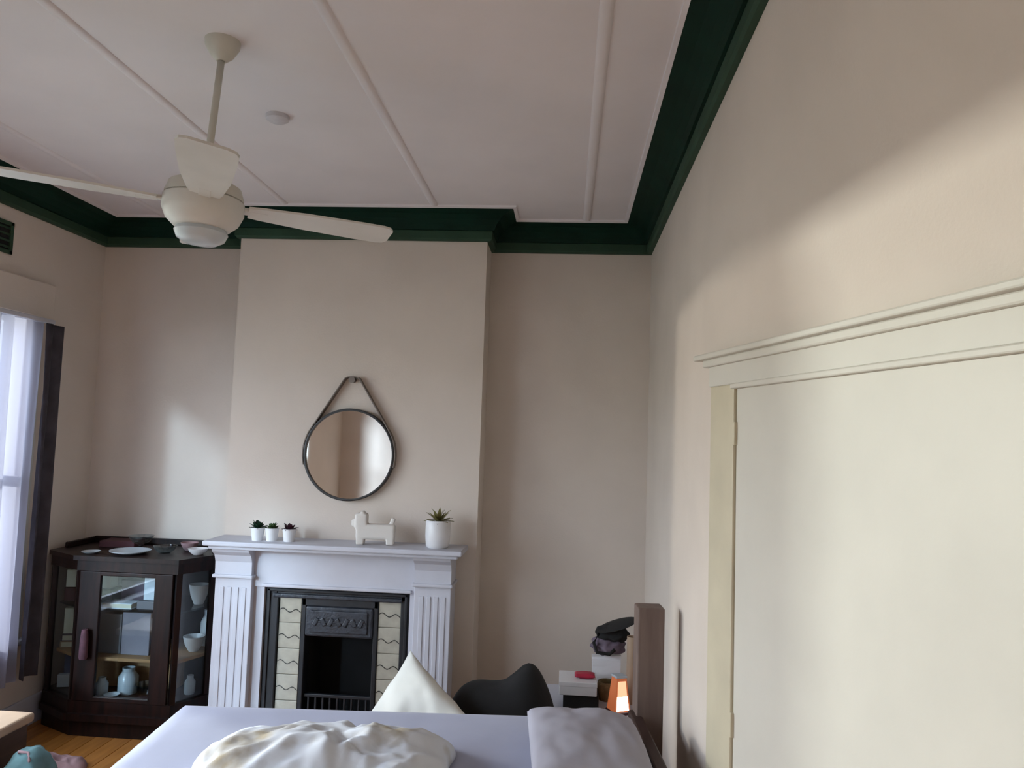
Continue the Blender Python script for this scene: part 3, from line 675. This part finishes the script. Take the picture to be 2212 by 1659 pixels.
# on top of the cabinet
ZCT = 1.044
G = 'things on top of the china cabinet'
vessel('glass_bowl', 'stemmed glass bowl at the middle of the cabinet top', 'bowl', [(0, 0), (0.05, 0), (0.045, 0.006), (0.012, 0.012), (0.012, 0.03), (0.05, 0.045), (0.078, 0.085), (0.073, 0.085), (0.045, 0.052), (0, 0.042)], 'clear', -2.66, 4.70, ZCT, G)
vessel('glass_plate', 'shallow glass plate in front of the stemmed bowl on the cabinet top', 'plate', [(0, 0), (0.06, 0), (0.115, 0.018), (0.118, 0.023), (0.11, 0.022), (0.058, 0.005), (0, 0.005)], 'frost', -2.62, 4.52, ZCT, G)
vessel('glass_dish', 'low glass dish beside the plate on the cabinet top', 'dish', bowl(0.07, 0.045), 'clear', -2.445, 4.60, ZCT, G)
vessel('shell_dish', 'pinkish shell coloured dish near the right of the cabinet top', 'dish', bowl(0.055, 0.05), 'pink', -2.36, 4.74, ZCT, G)
vessel('white_dish', 'white dish at the right end of the cabinet top beside the mantel', 'dish', bowl(0.06, 0.038), 'porcelain', -2.235, 4.60, ZCT, G)
vessel('small_saucer', 'pale saucer at the front left corner of the cabinet top', 'saucer', bowl(0.055, 0.014), 'frost', -2.84, 4.475, ZCT, G)
boxthing('hymnal', 'dark maroon book lying at the back left of the cabinet top', 'book', 'maroon', -2.84, 4.80, ZCT, 0.22, 0.15, 0.04, 0.1, group=G)

# ------------------------------------------------------------------ bed
BR = math.radians(4.6)
BX, BY = -1.65, 3.325                                     # far foot corner of the mattress
bed = thing('single_bed', 'single bed with lavender grey bedspread and taupe headboard post', 'bed', (BX, BY, 0), BR)
BL, BW, BZ = 1.955, 0.94, 0.625
def spread():
    # rounded box, local x along the bed, y from -BW (near) to 0 (far)
    nx, ny = 90, 56; bm = bmesh.new(); R = 0.06; drop = 0.42
    sx = BL; sy = BW
    def f(u, v):
        # parameter runs over sheet that hangs over foot, near and far sides
        X = -drop + (sx+drop)*u; Y = -sy-drop + (sy+2*drop)*v
        def fold1(t, lo, hi):
            if t < lo+R:
                a = (lo+R-t); 
                if a < R*PI/2: return lo+R-R*math.sin(a/R), -R*(1-math.cos(a/R))
                return lo, -R-(a-R*PI/2)
            if t > hi-R:
                a = t-(hi-R)
                if a < R*PI/2: return hi-R+R*math.sin(a/R), -R*(1-math.cos(a/R))
                return hi, -R-(a-R*PI/2)
            return t, 0.0
        px, dz1 = fold1(X, 0, 99); py, dz2 = fold1(Y, -sy, 0)
        k1, k2 = -dz1, -dz2
        if k1 > 0 and k2 > 0:
            dz = -max(k1, k2); m2 = min(k1, k2)
            # bring spare cloth in at the corner
            px -= 0.05*min(1, m2/0.2)*0.4; py += (0.05 if py > -sy/2 else -0.05)*min(1, m2/0.2)*0.4
        else: dz = dz1+dz2
        z = BZ + dz
        nzv = noise.noise(Vector((px*2.2, py*2.2, 0)))*0.008 + noise.noise(Vector((px*7+3, py*4, 1)))*0.003
        if dz == 0: z += nzv + 0.010*math.exp(-((py+sy/2)/0.35)**2)
        else:
            wv = 0.012*math.sin(X*22+Y*19)*min(1, -dz/0.2)
            if k1 > k2: px -= abs(wv)*1.2
            else: py += wv*(1 if py > -sy/2 else -1)
        return (px, py, z)
    return grid(f, nx, ny)
link('bedspread', spread(), 'sheet', bed, True)
link('mattress', box(0.03, BL-0.01, -BW+0.03, -0.03, 0.30, BZ-0.035, bev=0.05, seg=4), 'cushion', bed, 'auto')
link('bed_base', box(0.03, BL, -BW+0.03, -0.03, 0.10, 0.30, bev=0.01), 'brown_wood', bed)
for x in (0.08, BL-0.08):
    for y in (-BW+0.08, -0.08): link('leg', box(x-0.03, x+0.03, y-0.03, y+0.03, 0, 0.11, bev=0.006), 'brown_wood', bed)
link('headboard', box(BL, BL+0.05, -BW+0.02, -0.02, 0.12, 0.655, bev=0.008), 'brown_wood', bed)
link('headboard_post', box(BL+0.022, BL+0.137, -0.105, 0.005, 0.0, 1.108, bev=0.006), 'slab_wood', bed)
# bedding on the bed
pw_ = soft(0.42, 0.60, 0.145, n=0.42, crease=0.012, seed=4)
pl = tag(link('pillow', pw_, 'pillow', None, True), 'plump grey pillow resting at the head of the bed', 'pillow')
pl.location = (0.105, 2.88, 0.714); pl.rotation_euler = (0, 0.05, BR)
def blanket_bm():
    def f(u, v):
        x = -0.42+0.84*u; y = -0.24+0.50*v
        e = max(0, 1-(abs(2*u-1))**3.0)*max(0, 1-(abs(2*v-1))**2.6)
        h = 0.112*e**0.55
        n1 = noise.noise(Vector((x*5, y*5, 2.0))); n2 = 1-abs(noise.noise(Vector((x*7+4, y*9, 5.0))))*2; n3 = 1-abs(noise.noise(Vector((x*13, y*16+3, 8.0))))*2
        h += e**0.5*(0.035*n1 + 0.020*n2 + 0.010*n3)
        wob = 0.05*noise.noise(Vector((u*3, v*3, 7)))
        return (x+wob, y+wob*0.6+0.03*noise.noise(Vector((u*6, 1, 0))), max(h, 0.002))
    return grid(f, 90, 60)
bk = link('blanket', blanket_bm(), 'blanket', None, True); bk.location = (-0.80, 2.66, BZ+0.018); bk.rotation_euler.z = BR
sm = bk.modifiers.new('solid', 'SOLIDIFY'); sm.thickness = 0.006; sm.offset = 1
tag(bk, 'crumpled white blanket with tan pattern heaped on the bed', 'blanket')
rb = link('ribbon', tube([(-0.11, -0.05, 0.006), (-0.06, -0.025, 0.008), (0.0, 0.0, 0.012), (0.03, 0.03, 0.016), (0.10, 0.04, 0.010)], [0.004, 0.006, 0.008, 0.012, 0.006], 8), 'mauve', None, True)
rb.location = (-1.03, 2.955, BZ+0.016); tag(rb, 'dark mauve cord lying beside the blanket on the bed', 'cord')

# ------------------------------------------------------------------ bean bag and cushion behind the bed
def beanbag():
    def f(u, v):
        a = 2*PI*u; t = v*PI
        r = math.sin(t)**0.55 if 0 < t < PI else 0
        x = 0.29*r*math.cos(a); y = 0.21*r*math.sin(a); z = 0.28+0.28*math.cos(t)
        if v < 0.5:
            z += 0.135*math.exp(-(((x-0.15)/0.11)**2+((y+0.02)/0.20)**2)) + 0.03*math.exp(-((x+0.2)/0.15)**2)
        z += 0.018*noise.noise(Vector((x*6, y*6, z*4)))
        return (x, y, max(z, 0))
    bm = grid(f, 56, 40); bmesh.ops.remove_doubles(bm, verts=bm.verts[:], dist=0.0005); bmesh.ops.recalc_face_normals(bm, faces=bm.faces[:]); return bm
bb = link('bean_bag', beanbag(), 'darkfab', None, True); bb.location = (-0.29, 3.955, 0.0)
tag(bb, 'black bean bag with a peaked corner behind the bed', 'bean bag')
cu = tag(link('cushion', soft(0.56, 0.56, 0.17, n=0.45, crease=0.02, seed=11, pinch=0.07), 'cushion', None, True), 'ivory satin cushion standing on its corner in front of the fireplace', 'cushion')
cu.location = (-0.690, 3.735, 0.375)
cu.rotation_euler = (Matrix.Rotation(-0.45, 3, 'Z') @ Matrix.Rotation(math.radians(78), 3, 'X') @ Matrix.Rotation(math.radians(60), 3, 'Z')).to_euler()

# ------------------------------------------------------------------ low table in the right alcove and its things
tb = thing('low_table', 'low white side table in the right alcove behind the bed', 'table', (0.17, 4.38, 0))
link('table_top', box(-0.32, 0.29, -0.24, 0.24, 0.355, 0.385, bev=0.006), 'white', tb)
for x in (-0.28, 0.25):
    for y in (-0.20, 0.20): link('leg', box(x-0.02, x+0.02, y-0.02, y+0.02, 0, 0.357, bev=0.004), 'white', tb)
ZTT = 0.385
def tt(o, label, cat): return tag(o, label, cat, 'things on the low table')
o = link('black_box', box(-0.095, 0.095, -0.09, 0.09, 0, 0.075, bev=0.006), 'darkfab', None); o.location = (0.115, 4.30, ZTT); tt(o, 'black box on the low table under the white one', 'box')
t = thing('white_box', 'white carton stacked on the black box on the low table', 'box', (0.100, 4.30, ZTT+0.075))
link('carton', box(-0.102, 0.098, -0.10, 0.10, 0, 0.062, bev=0.003), 'porcelain', t); link('lid', box(-0.104, 0.10, -0.102, 0.102, 0.045, 0.070, bev=0.003), 'porcelain', t)
o = link('red_pouch', soft(0.11, 0.08, 0.028, crease=0.003, seed=2, nu=16), 'red', None, True); o.location = (0.135, 4.29, ZTT+0.160); tt(o, 'flat red pouch on top of the white carton', 'pouch')
o = link('straw_basket', lathe([(0, 0), (0.045, 0), (0.06, 0.05), (0.05, 0.10), (0.046, 0.10), (0.054, 0.05), (0.04, 0.006), (0, 0.006)], 24), 'basket', None, 'auto'); o.location = (0.262, 4.40, ZTT); tt(o, 'small straw basket beside the black box on the low table', 'basket')
wb = thing('paper_bag', 'tall white paper bag standing at the back of the low table', 'bag', (0.265, 4.53, ZTT))
bm = bmesh.new()
for z0 in (0,):
    a = [bm.verts.new(p) for p in ((-0.075, -0.045, 0), (0.075, -0.045, 0), (0.075, 0.045, 0), (-0.075, 0.045, 0))]
    b = [bm.verts.new(p) for p in ((-0.085, -0.030, 0.20), (0.08, -0.034, 0.215), (0.08, 0.03, 0.215), (-0.085, 0.03, 0.20))]
    bm.faces.new(a[::-1]); 
    for i in range(4): bm.faces.new((a[i], a[(i+1) % 4], b[(i+1) % 4], b[i]))
    bm.faces.new(b)
link('bag_body', bm, 'porcelain', wb)
link('bag_fold', box(-0.084, 0.079, -0.036, -0.030, 0.15, 0.19, bev=0.002), 'porcelain', wb)
# hat and cloth heaped on the bag
ht = thing('hat', 'black brimmed hat heaped over mauve cloth at the head of the bed', 'hat', (0.285, 4.50, ZTT+0.215))
def cloth_lump(rx, ry, rz, seed, amp=0.25):
    bm = bmesh.new(); bmesh.ops.create_icosphere(bm, subdivisions=4, radius=1)
    for v in bm.verts:
        n = 1+amp*noise.noise(v.co*1.8+Vector((seed, 0, 0)))+amp*0.5*noise.noise(v.co*4+Vector((seed, 3, 0)))
        v.co = Vector((v.co.x*rx*n, v.co.y*ry*n, v.co.z*rz*n))
    return bm
bm = cloth_lump(0.10, 0.07, 0.055, 3); bmesh.ops.translate(bm, vec=(-0.02, 0, 0.060), verts=bm.verts[:]); link('mauve_lining', bm, 'mauve', ht, True)
bm = cloth_lump(0.085, 0.075, 0.050, 7); bmesh.ops.translate(bm, vec=(0.005, -0.01, 0.125), verts=bm.verts[:]); link('crown', bm, 'darkfab', ht, True)
bm = lathe([(0, 0.012), (0.06, 0.012), (0.115, 0.004), (0.125, 0.0), (0.12, -0.004), (0.06, 0.0), (0, 0.0)], 36, mtx=Matrix.Translation((0.035, -0.01, 0.175)) @ Matrix.Rotation(-0.32, 4, 'Y')); link('brim', bm, 'darkfab', ht, 'auto')
bm = tube([(-0.07, -0.05, 0.13), (-0.10, -0.06, 0.08), (-0.08, -0.07, 0.03), (-0.01, -0.075, 0.025), (0.02, -0.07, 0.05)], 0.010, 8); link('band', bm, 'darkfab', ht, True)
# tan roll behind the post
o = link('card_tube', lathe([(0, 0), (0.030, 0), (0.030, 0.36), (0.024, 0.36), (0.024, 0.01), (0, 0.01)], 24), 'chestlid', None, 'auto'); o.location = (0.395, 4.36, ZTT); tt(o, 'tan cardboard tube standing beside the hat at the bed head', 'tube')
# lamp
lp = thing('table_lamp', 'small glowing amber obelisk lamp on the low table by the headboard post', 'lamp', (0.315, 4.20, ZTT), 0.42)
def taper(x0, x1, y0, y1, z0, z1, k, bm=None):
    bm = bm or bmesh.new(); cx, cy = 0.0, 0.0
    a = [bm.verts.new((x, y, z0)) for x, y in ((x0, y0), (x1, y0), (x1, y1), (x0, y1))]; b = [bm.verts.new((x*k, y*k, z1)) for x, y in ((x0, y0), (x1, y0), (x1, y1), (x0, y1))]
    bm.faces.new(a[::-1]); bm.faces.new(b)
    for i in range(4): bm.faces.new((a[i], a[(i+1) % 4], b[(i+1) % 4], b[i]))
    return bm
link('lamp_base', box(-0.052, 0.052, -0.052, 0.052, 0, 0.016, bev=0.004), 'lampbase', lp)
link('lamp_body', taper(-0.046, 0.046, -0.046, 0.046, 0.016, 0.185, 0.62), 'lampwood', lp)
def face_panel(z0, z1, w0):
    bm = bmesh.new()
    def k(z): return 1-0.38*(z-0.016)/0.169
    p = []
    for z in (z0, z1):
        y = -0.046*k(z)
        for x in (-w0*k(z), w0*k(z)): p.append((x, y-0.002, z)); 
    v = [bm.verts.new(p[i]) for i in (0, 1, 3, 2)]; v2 = [bm.verts.new((q.co.x, q.co.y+0.004, q.co.z)) for q in v]
    bm.faces.new(v); bm.faces.new(v2[::-1])
    for e in range(4): bm.faces.new((v[e], v2[e], v2[(e+1) % 4], v[(e+1) % 4]))
    bmesh.ops.recalc_face_normals(bm, faces=bm.faces[:])
    return bm
link('glow_panel', face_panel(0.095, 0.170, 0.034), 'lampglow', lp)
link('bulb_panel', face_panel(0.024, 0.094, 0.036), 'lamphot', lp)
link('lamp_cap', box(-0.032, 0.032, -0.032, 0.032, 0.185, 0.197, bev=0.003), 'frost', lp)
o = link('glass_float', lathe([(0, 0), (0.02, 0.004), (0.034, 0.022), (0.034, 0.036), (0.02, 0.056), (0, 0.060)], 24), 'blueglass', None, True); o.location = (0.425, 4.17, ZTT); tt(o, 'pale blue glass ball beside the lamp', 'glass ball')
o = link('pen_tray', box(-0.12, 0.12, -0.018, 0.018, 0, 0.014, bev=0.004), 'coolpaper', None); o.location = (0.17, 4.165, ZTT); tt(o, 'narrow pale tray along the front of the low table', 'tray')

# ------------------------------------------------------------------ chest and cloths on the floor at the left
cx_, cy_ = -2.80, 3.28
ch = thing('storage_chest', 'low dark chest with a tan padded lid below the window', 'chest', (cx_, cy_, 0))
link('chest_body', box(-0.25, 0.25, -0.34, 0.34, 0.02, 0.375, bev=0.008), 'brown_wood', ch)
link('lid', box(-0.268, 0.268, -0.36, 0.36, 0.375, 0.420, bev=0.014, seg=3), 'chestlid', ch)
for x in (-0.22, 0.22):
    for y in (-0.30, 0.30): link('foot', box(x-0.025, x+0.025, y-0.025, y+0.025, 0, 0.022), 'brown_wood', ch)
def heap(rx, ry, h, seed):
    def f(u, v):
        a = 2*PI*u; r = v
        x = rx*r*math.cos(a); y = ry*r*math.sin(a)
        e = max(0, 1-r**2)**0.6
        z = h*e*(0.75+0.5*noise.noise(Vector((x*9+seed, y*9, 0)))) + 0.018*e*(1-abs(noise.noise(Vector((x*20+seed, y*20, 3))))*2)
        return (x*(1+0.2*noise.noise(Vector((math.cos(a), math.sin(a), seed)))), y, max(z, 0.001))
    bm = grid(f, 48, 20); bmesh.ops.remove_doubles(bm, verts=bm.verts[:], dist=0.0003); return bm
o = link('pink_cloth', heap(0.15, 0.12, 0.08, 4), 'pink', None, True); o.location = (-2.63, 3.98, 0.0); tag(o, 'dusty pink cloth dropped on the floorboards by the cabinet', 'cloth')
bm = cloth_lump(0.105, 0.16, 0.175, 5, 0.12)
for v in bm.verts: v.co.z = max(v.co.z+0.165, 0.0)
tb2 = thing('cloth_bag', 'teal cloth bag slumped on the floor beside the chest', 'bag', (-2.40, 3.42, 0.0))
link('bag_body', bm, 'teal', tb2, True)
link('drawstring', tube([(-0.03, -0.02, 0.325), (-0.01, -0.05, 0.345), (0.02, -0.03, 0.335), (0.05, -0.06, 0.31)], 0.006, 8), 'pink', tb2, True)
